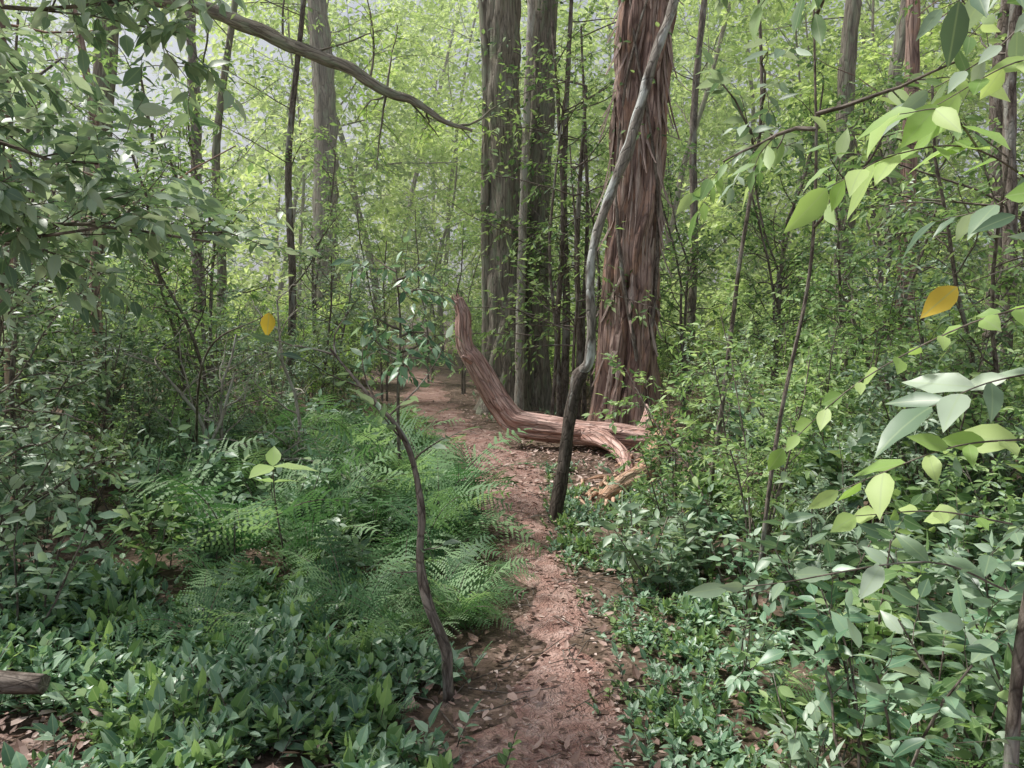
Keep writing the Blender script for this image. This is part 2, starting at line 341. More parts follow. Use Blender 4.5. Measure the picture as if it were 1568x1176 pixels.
for k in range(95):
    zz=rng.uniform(1.0,6.6); a=rng.uniform(-math.pi*1.05,.05*math.pi); l=rng.uniform(.4,1.6); wd=rng.uniform(.012,.045)
    rr=.325; m=8; t=np.linspace(0,1,m); lift=.22*np.maximum(0,t-.4)**1.5*rng.uniform(0,2.5)
    a2=a+rng.normal(0,.12)*t; out=np.stack([np.cos(a2),np.sin(a2),0*t],-1); tan=np.stack([-np.sin(a2),np.cos(a2),0*t],-1)
    cc=np.stack([np.interp(zz-t*l,C[:,2],C[:,0]),np.interp(zz-t*l,C[:,2],C[:,1]),zz-t*l],-1)+out*(rr+lift)[:,None]
    ww=(wd*np.sin(np.pi*(.12+.8*t))*(1+.3*rng.normal(size=m)))[:,None]
    V=np.stack([cc-tan*ww,cc+out*.018,cc+tan*ww],1).reshape(-1,3)
    lc=np.stack([np.tile([-.05,0,.05],m),np.zeros(3*m),np.repeat(-t*l,3)+k],-1)
    b=g.addv(V,lc,np.full(3*m,rng.random())); i=np.arange(m-1)[:,None]*3+b; j=np.arange(2)[None]
    g.addf(np.stack([i+j,i+j+1,i+j+4,i+j+3],-1).reshape(-1,4),2,True)
crown(g,(2,11,9.5),3,cCan)
for ph in (0,2.2):
    zz=np.linspace(0.1,6.5,12); a=-math.pi*.5+ .9*np.sin(zz*.7+ph)
    q=np.stack([np.interp(zz,C[:,2],C[:,0])+np.cos(a)*.38,np.interp(zz,C[:,2],C[:,1])+np.sin(a)*.38,zz],-1); tube(g,q,np.linspace(.03,.015,12),8,3,80,lumps=.1)
climber(g,C,.36,70,1,.12,3.5,6.5)
obj('paperbark_tree',g.mesh('paperbark_tree',[Bmain,Lmid,Bflake,Bthin]))

g=MB()
C1=tube(g,[(-.12,13,-.1),(-.12,13,1),(-.1,13,3),(-.16,13,5),(-.15,13,7),(-.1,13,11)],[.40,.32,.30,.28,.26,.16],48,0,160,fiss(8,.2,.6,5))
C2=tube(g,[(.40,13.3,-.1),(.40,13.3,1),(.42,13.3,3),(.50,13.3,5),(.55,13.3,7),(.6,13.4,11)],[.3,.22,.2,.2,.19,.12],36,0,120,fiss(9,.2,.5,5))
tube(g,[(-.45,12.9,-.1),(-.42,12.9,1.5),(-.44,12.9,3.4),(-.42,12.9,5.6),(-.6,13,8)],[.09,.08,.075,.07,.05],12,0,60,lumps=.08)
climber(g,C1,.32,170,1,.13,2.4,6.8); climber(g,C2,.22,110,1,.13,1.5,6.8)
crown(g,(.1,13,9.5),4,cCan)
obj('grey_forest_tree',g.mesh('grey_tree',[Bgrey,Lmid]))
def stem(name,P,R,mat,sides=12,n=50,tops=None,leafm=None,lumps=.1,cfg=None,start=.5,lower=None):
    g=MB()
    if lower: tube(g,lower[0],lower[1],sides,2,60,lumps=.1)
    C=tube(g,P,R,sides,0,n,lumps=lumps)
    if tops:
        ls=LS()
        for k in range(tops):
            i=int(n*rng.uniform(start,.99)); a=rng.uniform(0,6.28)
            grow(g,ls,C[i],(math.cos(a),math.sin(a),.3),cfg['L1']*rng.uniform(.6,1.2),.012,1,cfg)
        ls.out(g,cfg.get('wr',.42),1,cfg.get('kind',8))
    return obj(name,g.mesh(name,[mat,leafm or Lmid,Bdark]))
cSap=dict(n=5,wander=[.15,.15],up=[-.02,.02],sides=[3,4],nc=[0,5],t0=[0,.2],len=[.35],k=8,leaf=.12,L1=1.0,tap=.4,rmin=0,droop=.3)
cSapF=dict(cSap,leaf=.12,kind=4,nc=[0,7],L1=1.5,len=[.5])
stem('liana_stem',[(.12,12.4,0),(.13,12.4,1.5),(.17,12.4,3),(.22,12.4,4.5),(.30,12.4,6.5),(.3,12.6,9)],[.08,.07,.065,.06,.06,.04],Bpale)
for (x,y,r,top,dx) in [(.75,12,.05,6,-.15),(1.0,11.8,.055,5,.1),(1.15,12.2,.04,6,-.1),(.6,11.6,.03,5,.2),(.92,11.2,.025,4,-.1),(.85,12.6,.07,7,.1),(1.25,11.6,.03,4,-.2)]:
    stem('sapling_tree',[(x,y,0),(x+dx*.3,y,top*.25),(x-dx*.2,y,top*.55),(x+dx,y,top)],[r,r*.9,r*.75,r*.4],Bthin,tops=10,cfg=cSapF,start=.35)
stem('bent_lichen_tree',[(.53,6,1.16),(.60,6,1.26),(.615,6,1.5),(.60,6,1.9),(.65,6,2.23),(.77,6,2.59),(.88,6,2.85),(.93,6,3.05),(1.09,6,3.6),(1.25,6.1,4.06),(1.5,6.2,5.2),(1.8,6.5,6.5)],
     [.05,.042,.036,.035,.035,.037,.046,.04,.036,.034,.03,.02],Blich,16,140,tops=8,cfg=dict(cSap,leaf=.11),start=.85,lumps=.14,
     lower=([(.33,5.92,-.05),(.37,5.93,.25),(.41,5.95,.52),(.485,5.98,1.02),(.52,6,1.14),(.57,6,1.2)],[.062,.055,.05,.048,.06,.04]))

g=MB()
tube(g,[(-7.0,12.6,-.1),(-6.8,12.5,2),(-6.5,12.5,4.5),(-6.2,12.4,6.6),(-6,12.4,10)],[.25,.2,.18,.16,.08],16,0,60,fiss(5,.1))
C=tube(g,[(-6.25,12.4,6.5),(-5,12.2,6.35),(-4,12,5.95),(-3.2,12,5.6),(-2.47,12,5.32),(-1.86,12,4.95),(-1.5,12,4.85),(-1.05,12,4.55),(-.6,12,4.4)],[.12,.11,.11,.10,.09,.075,.06,.04,.02],12,0,90,lumps=.12)
ls=LS()
for k in range(12):
    i=rng.integers(10,88); grow(g,ls,C[i],rng.normal(0,1,3)+np.array([0,.6,.4]),1.2,.02,1,dict(cSapF,leaf=.12))
ls.out(g,.45,1,4); crown(g,(-6,12.4,8.5),3,cCan)
obj('overhanging_branch_tree',g.mesh('overhanging_branch_tree',[Bgrey,Lbright]))

# ------------------------------------------------------------------ fallen log
g=MB()
def jag(seed): return fiss(seed,.28,tw=.25)
tube(g,[(1.85,8.85,.17),(1.62,8.9,.17),(1.1,9.05,.20),(.59,9.2,.24),(.2,9.3,.28),(.02,9.36,.33),(-.14,9.42,.52),(-.28,9.45,.74),(-.44,9.47,1.02),(-.57,9.5,1.22),(-.60,9.5,1.42),(-.60,9.5,1.62),(-.66,9.5,1.82)],
     [.03,.11,.14,.135,.145,.15,.135,.12,.11,.10,.095,.085,.05],40,0,170,jag(21),cap=True)
tube(g,[(.85,9.1,.22),(1.05,8.7,.20),(1.18,8.2,.12),(1.17,7.6,.04)],[.1,.09,.075,.04],20,0,40,jag(22),cap=True)
tube(g,[(1.55,9.1,.2),(1.7,9.6,.35),(1.75,10,.45)],[.09,.06,.02],14,0,24,jag(23),cap=True)
tube(g,[(-.45,9.47,1.0),(-.56,9.3,1.1),(-.6,9.22,1.12)],[.04,.03,.015],8,0,10,cap=True)
tube(g,[(1.72,8.75,.28),(1.55,8.2,.22),(1.35,7.5,.12),(1.0,6.9,.09),(.75,6.4,.07)],[.05,.09,.10,.08,.04],24,1,70,jag(25),cap=True)
tube(g,[(1.66,8.5,.4),(1.5,7.9,.28),(1.28,7.35,.2)],[.01,.05,.02],12,1,30,jag(26),cap=True)
for k in range(34):
    p0=np.array([1.7,8.85,.2])+rng.normal(0,.07,3); d=nrm(np.array([.6,-.3,.35])+rng.normal(0,.5,3)); l=rng.uniform(.12,.4)
    tube(g,[p0,p0+d*l*.6,p0+d*l],[.03,.02,.002],5,1)
for k in range(10):
    p0=np.array([-.65,9.5,1.76])+rng.normal(0,.025,3); d=nrm(np.array([-.25,0,1])+rng.normal(0,.25,3)); l=rng.uniform(.06,.16)
    tube(g,[p0,p0+d*l*.6,p0+d*l],[.02,.014,.002],5,0)
for k in range(40):
    t=rng.random(); p0=np.array([1.6,8.4,.03])*(1-t)+np.array([.7,6.5,.03])*t+np.append(rng.normal(0,.15,2),0); a=rng.normal(-2.0,.6); l=rng.uniform(.08,.35)
    tube(g,[p0,p0+np.array([math.cos(a)*l*.5,math.sin(a)*l*.5,.04]),p0+np.array([math.cos(a)*l,math.sin(a)*l,.01])],[.012,.022,.006],6,1)
obj('fallen_log',g.mesh('fallen_log',[Blog,Brot]))

# ------------------------------------------------------------------ foreground sapling
g=MB(); ls=LS()
C=tube(g,[(-.26,3.1,-.03),(-.265,3.1,.12),(-.275,3.12,.22),(-.35,3.16,.38),(-.385,3.2,.5),(-.395,3.24,.6),(-.385,3.25,.77),(-.43,3.3,.98),(-.5,3.3,1.13),(-.65,3.35,1.29),(-.8,3.4,1.46)],
     [.028,.024,.022,.024,.019,.018,.016,.013,.011,.008,.005],10,0,110,lumps=.16)
for t,d,l in [(.99,(-.8,.1,.25),.35),(.99,(-.3,.4,.6),.3),(.9,(-.5,-.6,.3),.3),(.83,(.6,.4,.5),.45),(.86,(-.4,.6,.5),.35),(.7,(.5,.2,.6),.25),(.76,(-.6,-.1,.6),.25),(.5,(.6,-.3,.5),.12),(.42,(-.6,-.3,.5),.1)]:
    q=C[int(t*109)]; pts=[q]; d=nrm(d)
    for i in range(5): d=nrm(d+rng.normal(0,.12,3)); pts.append(pts[-1]+d*l/5)
    pts=np.array(pts); tube(g,pts,np.linspace(.005,.0015,6),4,0); ls.twig(pts,7 if l>.2 else 2,.10,.15)
ls.twig(C[75:110],5,.08,.1)
ls.out(g,.38,1,17)
obj('crooked_sapling',g.mesh('crooked_sapling',[Bthin,Lcool]))

# ------------------------------------------------------------------ template plants
def shrub_t(hh, ns, cfg, mats, spread=.5, kind=8, wr=.42, r=.012):
    g=MB(); ls=LS()
    for k in range(ns):
        a=rng.uniform(0,6.28); s=rng.uniform(.1,1)*spread
        grow(g,ls,(rng.normal(0,.06),rng.normal(0,.06),-.05),(math.cos(a)*s,math.sin(a)*s,1),hh*rng.uniform(.65,1.1),r,len(cfg['nc'])-1,cfg)
    ls.out(g,wr,1,kind); return g
def tmpl(name,mb,mats): return mb.mesh(name,mats)
cS2=dict(n=6,wander=[.15,.14,.1],up=[-.01,.03,.05],sides=[3,4,6],nc=[0,4,9],t0=[0,.25,.2],len=[.22,.55],k=8,leaf=.085,droop=.2,rmin=.0)
shrubs_cool=[tmpl('shrub_a',shrub_t(2.2,5,cS2,0),[Bthin,m_]) for m_ in (Lcool,Lcool,Lmid)]
shrubs_mid=[tmpl('shrub_b',shrub_t(2.2,5,dict(cS2,leaf=.095),0),[Bthin,Lmid]) for _ in range(3)]
shrubs_br=[tmpl('shrub_c',shrub_t(2.2,5,dict(cS2,leaf=.11,k=6),0),[Bthin,Lbright]) for _ in range(2)]
cLow=dict(n=5,wander=[.12,.12],up=[.03,.05],sides=[3,5],nc=[0,5],t0=[0,.25],len=[.22],k=7,leaf=.15,droop=.25,tap=.5,ang=(.5,1.0))
low_big=[tmpl('broadleaf',shrub_t(.75,5,cLow,0,.7,17,.40,.007),[Bthin,m_]) for m_ in (Lcool,Lcool,Lmid)]
low_big2=[tmpl('broadleaf2',shrub_t(.75,5,dict(cLow,leaf=.11),0,.7,17,.45,.007),[Bthin,m_]) for m_ in (Lground,Lground,Lmid)]
cU=dict(n=7,wander=[.15,.15,.12],up=[-.02,.0,.04],sides=[3,4,8],nc=[0,7,15],t0=[0,.2,.15],len=[.35,1.1],k=9,leaf=.10,droop=.3,rmin=0,ang=(.7,1.3))
und=[]
for m_ in (Lcool,Lmid,Lmid):
    und.append(tmpl('understory',shrub_t(4.5,2,cU,0,.25,8,.42,.03),[Bthin,m_]))
def forest_tree(H,r,t0,nl,limb,leaf,k=8):
    g=MB(); ls=LS(); n=12; p=np.zeros(3); pts=[np.array([0,0,-.3])]; d=np.array([rng.normal(0,.05),rng.normal(0,.05),1.])
    for i in range(n): d=nrm(d+np.append(rng.normal(0,.09,2),.05)); pts.append(pts[-1]+d*H/n)
    pts=np.array(pts); C=tube(g,pts,np.linspace(r,r*.25,n+1),10,0,40,lumps=.06)
    c=dict(n=4,wander=[.2,.18,.16],up=[0,.02,.03],sides=[3,3,4],nc=[0,5,6],t0=[0,.2,.25],len=[.8,1.4],k=k,leaf=leaf,droop=.3,rmin=.006)
    for j in range(nl):
        t=t0+(1-t0)*(j+rng.random())/nl; q=C[min(int(t*39),39)]; a=rng.uniform(0,6.28)
        grow(g,ls,q,(math.cos(a),math.sin(a),rng.uniform(0,.8)),limb*rng.uniform(.5,1.2),r*.3*(1-.5*t),2,c)
    ls.out(g,.55,1,4); return g
FT=[]
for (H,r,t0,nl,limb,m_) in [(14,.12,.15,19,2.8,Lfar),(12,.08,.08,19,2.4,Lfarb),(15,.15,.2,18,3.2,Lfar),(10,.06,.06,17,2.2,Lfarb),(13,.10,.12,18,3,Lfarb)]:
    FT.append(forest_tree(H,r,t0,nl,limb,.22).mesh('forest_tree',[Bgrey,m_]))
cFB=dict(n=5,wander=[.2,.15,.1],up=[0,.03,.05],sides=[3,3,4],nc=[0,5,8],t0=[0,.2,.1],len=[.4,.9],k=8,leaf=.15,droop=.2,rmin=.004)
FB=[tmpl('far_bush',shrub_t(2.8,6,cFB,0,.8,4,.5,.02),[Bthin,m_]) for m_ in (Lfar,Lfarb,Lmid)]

def free(x,y,m): return abs(x-pc(y))>pw(y)+m
def ft(x,y,i,s): obj('forest_tree',FT[i],(x,y,float(h(x,y))),rng.uniform(0,6.28),s)
for (x,y,i,s) in [(-4.2,24,0,1.1),(-2.6,27,1,1.2),(-6.5,23,3,1.2),(-1.2,31,4,1.1),(-5,33,0,1.2),(1.6,28,1,1.2),(4.2,23,0,1.),(6.3,28,1,1.2),(8.5,24,3,1.2),(3,34,2,1.2),(-9,28,1,1.2),(11,26,0,1.1),(9.5,19,1,1.),(-3.4,37,1,1.3),(0,39,0,1.3),
                  (14,27,4,1.2),(12.5,22,1,1.1),(17,31,0,1.2),(7.2,21,3,1.1),(10.5,31,4,1.3),(5.2,33,4,1.3)]:
    ft(x,y,i,s)
cnt=0
for k in range(400):
    if cnt>=22: break
    y=rng.uniform(24,52); x=rng.uniform(-1,1)*(y*.8+3)
    ft(x,y,rng.integers(0,5),rng.uniform(.8,1.25)); cnt+=1
for k in range(4):
    y=rng.uniform(8,17); x=rng.uniform(9+.3*y,18)
    ft(x,y,rng.integers(0,5),rng.uniform(.8,1.))
cnt=0
for k in range(600):
    if cnt>=95: break
    y=rng.uniform(14,34); x=rng.uniform(-1,1)*(y*.75+2)
    if not free(x,y,.9 if y<22 else -1): continue
    obj('understory_bush',FB[rng.integers(0,3)],(x,y,float(h(x,y))),rng.uniform(0,6.28),rng.uniform(.6,1.25)); cnt+=1
for (x,y,r,H,mt,dx) in [(5.86,14,.17,12,Bgrey,.3),(7.6,16,.16,12,Bgrey,.5),(6.1,12,.12,11,Bmain,-.2),(5.5,9,.09,9,Bthin,.3),(4.4,7,.06,8,Bthin,.2),(-4.2,18,.30,13,Bgrey,-.3),(-6.4,16,.12,12,Bthin,-.1),(-4.3,8.2,.05,7,Bmain,-.3),(-3.9,6.0,.05,6,Bmain,.05),(3.4,15,.08,11,Bthin,.3),(-3.5,12,.06,8,Bthin,.4),(-5.2,13.5,.08,9,Bgrey,.6)]:
    tc=9 if r>.1 else 7
    stem('slim_forest_tree',[(x,y,-.1),(x+dx*.3,y,H*.25),(x+dx*.2,y+.1,H*.5),(x+dx,y,H*.8),(x+dx*1.2,y,H)],[r*1.15,r,r*.85,r*.6,r*.2],mt,14,60,tops=tc,cfg=dict(cSapF,L1=1.8),start=.25)
for (x,y,s,k) in [(-3.3,5.2,.8,0),(-2.9,7.2,.75,1),(-4.6,6.6,1,0),(-5.5,9,1.1,1),(-3.9,10,1.0,2),(-2.9,11.6,.8,0),(-5.2,12,1.2,1),(-2.7,3.8,.65,0),(-7,10,1.2,2),(-3.6,14,1,2),
                  (3.6,10.5,.9,2),(4.3,8.6,.9,0),(3.3,7.2,.75,1),(5.3,11,1.1,2),(2.9,13,1,2),(3.2,5.2,.7,2),(6.4,9.5,1.1,2),(4.6,13.5,1.2,2),(-1.9,18,.9,2),(1.9,15.5,.9,2),(-5.8,7.5,1.0,1),(.4,16,.9,2),(-1.0,16,.8,2),(6.8,13,1.2,2),(-2.4,14.5,.8,2)]:
    obj('understory_tree',und[k],(x,y,float(h(x,y))),rng.uniform(0,6.28),s)
for (x,y,s,k) in [(-2.6,8.6,.6,0),(-3.1,8.0,.7,1),(-3.7,9.0,.8,2),(-2.9,9.8,.65,0),(-3.5,7.2,.6,1),(-2.4,10.6,.5,2),(-4.5,8.0,.8,0),(-3.0,6.4,.5,1),(-3.8,11,.7,1),(-3.0,5.4,.45,2),(-3.4,4.6,.5,0),(-2.9,4.6,.35,1),(-2.5,7.8,.45,2)]:
    obj('shrub',shrubs_cool[k],(x,y,float(h(x,y))),rng.uniform(0,6.28),s)
cnt=0
for k in range(900):
    if cnt>=110: break
    y=rng.uniform(3.5,17); x=rng.uniform(-1,1)*(y*.72+.8); sl=x/y
    if not free(x,y,.7): continue
    if -.42<sl<.19 and y<10.2: continue
    if -.20<sl<.20 and y<13.5: continue
    if sl<0 and y<5.5: continue
    pool=(shrubs_cool if x<0 else (shrubs_mid if rng.random()<.6 else shrubs_cool)) if y<10 else (shrubs_br if rng.random()<.6 else shrubs_mid)
    s=rng.uniform(.4,.9)
    if .18<sl<.3: s*=.75
    obj('shrub',pool[rng.integers(0,len(pool))],(x,y,float(h(x,y))),rng.uniform(0,6.28),s); cnt+=1
def low(x,y,s):
    p=low_big if rng.random()<.6 else low_big2
    obj('broadleaf_plant',p[rng.integers(0,3)],(x,y,float(h(x,y))),rng.uniform(0,6.28),s)
cnt=0
for k in range(900):
    if cnt>=72: break
    y=rng.uniform(2.2,7.5); x=rng.uniform(.4,y*.75+.4)
    if x-pc(y)-pw(y)<.28+.12*max(0,(5-y)): continue
    if x/y<.22 and y>4.6: continue
    s=rng.uniform(.55,1.1)
    if x/y<.32: s*=.7
    low(x,y,s); cnt+=1
for (x,y,s) in [(-1.6,5.2,.75),(-2.3,5.6,.9),(-2.6,4.9,.9),(-1.9,6.6,.85),(-1.2,7.4,.7),(-2.6,7.0,.8),(-.9,5.0,.55),(-2.1,4.3,.7),(-3.0,4.6,1.1),(-1.5,8.6,.8),(-1.9,9.6,.9),(-2.4,3.7,.9),(-2.9,4.1,1.1),(-3.2,5.2,1.2),(-1.0,4.3,.5),(-1.7,4.4,.6),(-1.3,6.0,.7),(-2.2,8.2,.9),(1.1,2.6,.6),(.95,3.1,.55),(1.5,2.5,.7),(.85,2.3,.45)]:
    low(x,y,s)

# ferns
def fern_t(nf):
    g=MB()
    NP=19
    for f in range(nf):
        q=[]
        for i in range(NP):
            t=.14+.84*i/NP; pl=.25*min(1,(t+.02)/.3)*(1-t)**.75/.77+.01
            for sg in (-1,1):
                dz=rng.normal(0,.3); sk=rng.normal(0,.1)
                for j in range(8):
                    a=(j+.5)/8; bx=sg*pl*a; by=t+pl*a*(.35+sk)
                    for s2 in (-1,1):
                        ln=.021*(1-.8*a)*(pl/.26+.25)
                        q.append((bx,by,bx+sg*ln*.45,by+s2*ln,dz*pl*a-.25*pl*a*a))
        q=np.array(q); n=len(q); w=.0095
        V=np.zeros((n,4,2)); V[:,0,0]=q[:,0]-w; V[:,0,1]=q[:,1]; V[:,1,0]=q[:,2]-w*.5; V[:,1,1]=q[:,3]; V[:,2,0]=q[:,2]+w*.8; V[:,2,1]=q[:,3]; V[:,3,0]=q[:,0]+w; V[:,3,1]=q[:,1]
        az=f*6.28/nf+rng.normal(0,.4); L=rng.uniform(.5,1.05); e0=rng.uniform(.8,1.45); e1=e0-rng.uniform(1.1,2.3)
        tt=np.linspace(0,1.1,30); e=e0+(e1-e0)*tt; cx=np.concatenate([[0],np.cumsum(np.cos(e[:-1]))])*(tt[1]); cz=np.concatenate([[0],np.cumsum(np.sin(e[:-1]))])*tt[1]
        t=V[...,1]; s=V[...,0]; X_=np.interp(t,tt,cx); Z_=np.interp(t,tt,cz)+q[:,4][:,None]
        roll=rng.normal(0,.4); S_=s*math.cos(roll); Z_=Z_+s*math.sin(roll)
        ca,sa=math.cos(az),math.sin(az)
        W=np.stack([(X_*ca-S_*sa)*L,(X_*sa+S_*ca)*L,Z_*L],-1)
        b=g.addv(W,np.zeros((n*4,3)),np.full(n*4,rng.random()))
        g.addf(np.arange(n*4).reshape(-1,4)+b,1,False)
        pts=np.stack([cx*ca*L,cx*sa*L,cz*L],-1)[::3]; tube(g,pts,np.linspace(.004,.001,len(pts)),4,0)
    return g
ferns=[fern_t(n).mesh('fern',[Bthin,Lfern]) for n in (8,10,7,9)]
cnt=0
for k in range(2000):
    if cnt>=98: break
    y=rng.uniform(3.5,9.5); x=rng.uniform(-.46*y,.0)
    if pc(y)-pw(y)-x<.15: continue
    s=rng.uniform(.45,1.2)
    if y<4.4: s*=.65
    obj('fern',ferns[rng.integers(0,4)],(x,y,float(h(x,y))),rng.uniform(0,6.28),s); cnt+=1
for (x,y,s) in [(-.5,3.5,.55),(-.25,3.9,.55),(-.8,3.3,.5),(2.0,2.9,.6),(1.8,3.2,.5),(-.55,2.9,.35),(1.2,2.9,.45),(1.6,3.6,.5),(-.45,4.6,.8),(-.5,5.2,.9),(-.75,5.9,1.0),(-.9,6.6,1.1),(-.4,4.1,.6),(1.5,2.4,.5),(2.4,3.2,.7)]:
    obj('fern',ferns[rng.integers(0,4)],(x,y,float(h(x,y))),rng.uniform(0,6.28),s)

gt=[]
for q in range(7):
    g=MB(); ls=LS()
    for k in range(4):
        a=rng.uniform(0,6.28); p=np.array([rng.normal(0,.08),rng.normal(0,.08),-.01]); d=nrm((math.cos(a)*.6,math.sin(a)*.6,1)); pts=[p]
        for i in range(4): d=nrm(d+rng.normal(0,.1,3)); pts.append(pts[-1]+d*rng.uniform(.02,.045))
        pts=np.array(pts); tube(g,pts,np.linspace(.003,.0015,5),3,0); ls.twig(pts,7 if q<5 else 10,.07 if q<5 else .04,-.02,.3,tilt=.3)
    ls.out(g,(.55,.45,.6,.5,.55,.8,.75)[q],1 if q<4 else 2); gt.append(g)
g=MB(); 
for k in range(3700):
    if k<1350: y=rng.uniform(1.9,4.3); x=rng.uniform(-.72*y-.3,-.09*y)
    elif k<3000: y=rng.uniform(2,8); x=pc(y)+pw(y)+rng.uniform(0,1)**1.5*2.2
    else: y=rng.uniform(3,14); x=rng.uniform(-.7*y,.7*y)
    if abs(x-pc(y))<pw(y)+.01+.14*rng.random(): continue
    if 7<y<9.6 and -.3<x<1.8 and rng.random()<.8: continue
    if x<0 and math.sin(3.1*x+1.7*y)*math.sin(2.3*y-1.9*x+1)>.6: continue
    if x>0 and math.sin(4.1*x+2.7*y)*math.sin(3.3*y-2.9*x+1)>.55: continue
    if (x+.27)**2+(y-2.95)**2<.08: continue
    if (x+1.75)**2+(y-2.6)**2<.06: continue
    s=rng.uniform(.4,1.25) if x<0 else rng.uniform(.35,.85)
    g.inst(gt[rng.integers(0,7)],(x,y,float(h(x,y))),rng.uniform(0,6.28),s)
obj('groundcover_foliage',g.mesh('groundcover',[Bthin,Lground,Lmid]))

g=MB(); C=tube(g,[(-1.35,4.5,0),(-1.36,4.5,.2),(-1.40,4.5,.5),(-1.41,4.5,.72)],[.008,.006,.005,.003],6,0,14)
leaves(g,[C[-1],C[-1],C[-1],C[-3],C[-3]],[(-.4,-.8,-.1),(1,-.1,.0),(-.1,.5,.5),(.6,.5,0),(-.8,.4,.1)],[(0,-.5,1),(0,-.2,1),(.2,-.6,1),(0,0,1),(0,0,1)],np.array([.19,.28,.16,.16,.14]),np.array([.12,.08,.09,.07,.07]),1,17,rnd=np.array([.9,.95,.8,.85,.7]),curl=.1)
obj('broadleaf_seedling',g.mesh('seedling',[Bthin,Lbright]))

# ------------------------------------------------------------------ close foliage: right edge sapling with big leaves
g=MB(); ls=LS(); lb=LS(); lr=LS(); ly=LS()
tube(g,[(1.42,2.1,-.05),(1.46,2.15,.6),(1.56,2.2,1.2),(1.63,2.25,1.9),(1.65,2.3,2.8)],[.022,.017,.014,.011,.006],8,0,40,lumps=.1)
def br(P,L,k,store,r=.0035,droop=.5,tilt=.35,nb=(-.2,-.75,.7)):
    C=tube(g,P,np.linspace(r,.0012,len(P)),5,0,16); store.twig(C,k,L,droop,.1,.3,tilt,nb=nb)
br([(1.6,2.25,1.9),(1.3,2.2,2.06),(1.05,2.15,2.04),(.84,2.1,1.94)],.17,12,lb)
br([(1.3,2.2,2.06),(1.15,2.1,2.14),(1.0,2.05,2.12)],.15,6,lb)
br([(1.62,2.3,2.3),(1.4,2.2,2.30),(1.15,2.15,2.17)],.16,8,lb)
br([(1.64,2.3,2.75),(1.4,2.2,2.55),(1.15,2.15,2.42)],.17,10,ls)
br([(1.64,2.4,2.6),(1.5,2.5,2.42),(1.3,2.6,2.3)],.16,9,ls)
br([(1.57,2.2,1.65),(1.3,2.2,1.58),(1.0,2.2,1.42),(.78,2.2,1.22)],.085,15,lr)
br([(1.55,2.2,1.45),(1.3,2.1,1.42),(1.12,2.05,1.36)],.19,8,ls,droop=.1)
br([(1.5,2.2,1.25),(1.2,2.1,1.24),(.9,2.1,1.12)],.16,10,lb,droop=.2)
br([(1.45,2.2,1.0),(1.2,2.15,1.05),(.95,2.1,1.05)],.09,8,lr)
br([(1.45,2.2,.8),(1.15,2.1,.92),(.75,2.1,.86),(.62,2.15,.83)],.13,9,ls,droop=.1)
br([(1.6,2.2,1.8),(1.4,2.1,1.75),(1.2,2.1,1.68)],.12,3,ly)
br([(1.6,2.2,1.75),(1.45,2.0,1.8),(1.25,1.95,1.85)],.15,7,ls)
br([(1.62,2.3,2.1),(1.5,2.4,1.95),(1.35,2.5,1.9)],.15,7,ls)
ls.out(g,.36,1,17); lb.out(g,.44,2,17); lr.out(g,.62,2,17); ly.out(g,.45,3,17)
obj('overhanging_sapling',g.mesh('overhanging_sapling',[Bthin,Lcool,Lbright,Lyel]))
cBig=dict(cSap,leaf=.17,nc=[0,4],L1=.8,len=[.35],k=6,wr=.36,droop=.5,kind=17)
stem('largeleaf_sapling',[(1.5,5.9,0),(1.62,5.9,1),(1.72,5.9,2),(1.85,5.9,3.1),(1.8,5.9,4.2),(1.9,6,5.2)],[.02,.018,.016,.014,.01,.006],Bthin,8,60,tops=18,leafm=Lcool,cfg=cBig,start=.5)
stem('largeleaf_sapling',[(1.25,3.9,0),(1.35,3.9,1),(1.5,3.9,2),(1.45,3.9,3.4)],[.012,.011,.009,.004],Bthin,8,60,tops=6,leafm=Lmid,cfg=dict(cBig,L1=.6),start=.62)
stem('largeleaf_sapling',[(-.95,6.6,0),(-.98,6.6,.8),(-.95,6.6,1.5),(-.98,6.6,2.0)],[.02,.014,.01,.005],Bthin,8,60,tops=12,leafm=Lground,cfg=dict(cBig,L1=.35,leaf=.13),start=.45)
g=MB(); ls=LS()
c1=dict(n=6,wander=[.12,.12,.12],up=[-.03,-.02,0],sides=[3,4,6],nc=[0,6,7],t0=[0,.15,.2],len=[.28,.6],k=8,leaf=.11,droop=.3,rmin=0)
tube(g,[(-3.0,3.0,-.1),(-2.8,3.0,1.2),(-2.7,3.0,2.4),(-2.5,3.1,3.6)],[.05,.04,.035,.02],10,0,40,lumps=.1)
for P0,d,l in [((-2.7,3,2.3),(1,.15,.12),1.1),((-2.6,3,2.8),(1,.2,-.05),1.2),((-2.5,3.1,3.3),(1,.1,-.15),1.2),((-2.8,3,1.7),(1,.4,.1),1.2),((-2.75,3,2.0),(1,.6,.1),1.5),((-2.7,3,2.5),(.6,1,.1),1.3),((-2.5,3.1,3.5),(.7,-.3,-.2),1.1)]:
    grow(g,ls,P0,d,l,.014,2,c1)
ls.out(g,.42,1,17)
obj('overhanging_leafy_tree',g.mesh('overhanging_leafy_tree',[Bthin,Lcool]))
g=MB()
cd=dict(n=6,wander=[.3,.3,.25],up=[0,-.02,-.03],sides=[3,4,5],nc=[0,6,6],t0=[0,.2,.2],len=[.4,.8],k=1,leaf=.001,rmin=0)
for k in range(6):
    grow(g,LS(),(-2.4+rng.normal(0,.3),6.7+rng.normal(0,.3),.1),(rng.normal(0,.7),rng.normal(0,.4),1),rng.uniform(1.2,2.1),.022,2,cd)
obj('dead_branch_tangle',g.mesh('dead_branch_tangle',[Bpale]))
g=MB(); tube(g,[(-2.9,7.0,.1),(-2.0,5.0,1.3),(-1.25,4.0,1.62)],[.012,.008,.002],6,0,20)
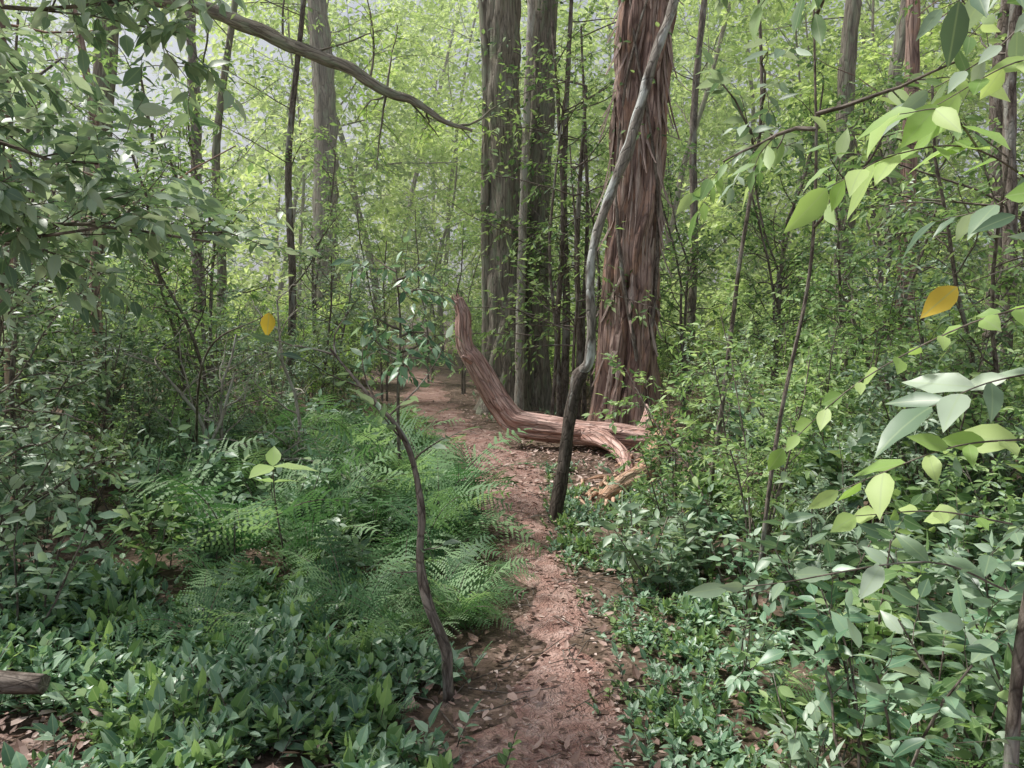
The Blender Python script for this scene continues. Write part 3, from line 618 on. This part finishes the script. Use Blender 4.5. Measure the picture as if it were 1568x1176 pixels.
leaves(g,[(-1.25,4.0,1.62)],[(-.1,-.1,-1)],[(.2,-1,.1)],np.array([.13]),np.array([.075]),1,17,rnd=np.array([1.0]),curl=.1)
leaves(g,[(-1.25,4.0,1.62),(-1.4,4.3,1.55),(-1.6,4.5,1.5)],[(.8,-.3,.1),(-.5,-.6,.1),(.8,-.4,0)],[(0,0,1)]*3,np.array([.12,.12,.12]),np.array([.05,.05,.05]),2,17)
obj('yellow_leaf_twig',g.mesh('yellow_leaf_twig',[Bthin,Lyel,Lcool]))
g=MB(); tube(g,[(-2.4,3.0,.15),(-2.1,2.95,.16),(-1.84,2.93,.16)],[.04,.045,.035],20,0,24,fiss(31,.2),cap=True)
obj('rotting_log_piece',g.mesh('log_piece',[Bthin]))

# ------------------------------------------------------------------ distant forest mass
g=MB(); NC=1000
az=rng.uniform(-1.5,1.5,NC); R=rng.uniform(55,85,NC); cx=np.sin(az)*R; cy=np.cos(az)*R
cz=rng.random(NC)**1.4*25
m=50; CP=np.repeat(np.stack([cx,cy,cz],-1),m,0)+rng.normal(0,1.7,(NC*m,3)); D=rng.normal(size=(NC*m,3)); Nn=rng.normal(size=(NC*m,3))+[0,0,1]
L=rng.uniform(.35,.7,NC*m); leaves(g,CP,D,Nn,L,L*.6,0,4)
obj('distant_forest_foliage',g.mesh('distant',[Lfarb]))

# thin humid haze filling the forest beyond the clearing
m,nt,N,K=newmat('haze'); vs=N.new('ShaderNodeVolumeScatter'); vs.inputs['Density'].default_value=.013; vs.inputs['Color'].default_value=(.99,1,.94,1); vs.inputs['Anisotropy'].default_value=.35
o=N.new('ShaderNodeOutputMaterial'); K.new(vs.outputs[0],o.inputs['Volume'])
me=bpy.data.meshes.new('haze'); x0,x1,y0,y1,z0,z1=-70,70,11.5,95,-3,22
me.from_pydata([(x0,y0,z0),(x1,y0,z0),(x1,y1,z0),(x0,y1,z0),(x0,y0,z1),(x1,y0,z1),(x1,y1,z1),(x0,y1,z1)],[],[(0,3,2,1),(4,5,6,7),(0,1,5,4),(1,2,6,5),(2,3,7,6),(3,0,4,7)])
me.materials.append(m); obj('forest_haze',me)

# ------------------------------------------------------------------ light
el=math.radians(59); azs=math.radians(-76)
sv=Vector((math.sin(azs)*math.cos(el),math.cos(azs)*math.cos(el),math.sin(el)))
ld=bpy.data.lights.new('sun','SUN'); ld.energy=5; ld.angle=math.radians(8); ld.color=(1,.97,.9)
lo=bpy.data.objects.new('sun',ld); scene.collection.objects.link(lo); lo.rotation_euler=sv.to_track_quat('Z','Y').to_euler()
w=bpy.data.worlds.new('World'); scene.world=w; w.use_nodes=True; nt=w.node_tree
sk=nt.nodes.new('ShaderNodeTexSky'); sk.sky_type='NISHITA'; sk.sun_disc=False; sk.sun_elevation=el; sk.sun_rotation=azs; sk.air_density=1.0; sk.dust_density=1.5; sk.ozone_density=.5
hs=nt.nodes.new('ShaderNodeHueSaturation'); hs.inputs['Saturation'].default_value=.4
bg=nt.nodes['Background']; nt.links.new(sk.outputs[0],hs.inputs['Color']); nt.links.new(hs.outputs[0],bg.inputs[0]); bg.inputs[1].default_value=.15
cd=bpy.data.cameras.new('camera'); co=bpy.data.objects.new('camera',cd); scene.collection.objects.link(co)
co.location=(0,0,1.6); co.rotation_euler=(math.radians(85),0,0); cd.lens=27.2; cd.sensor_width=36; cd.clip_start=.05; cd.clip_end=1000
scene.camera=co
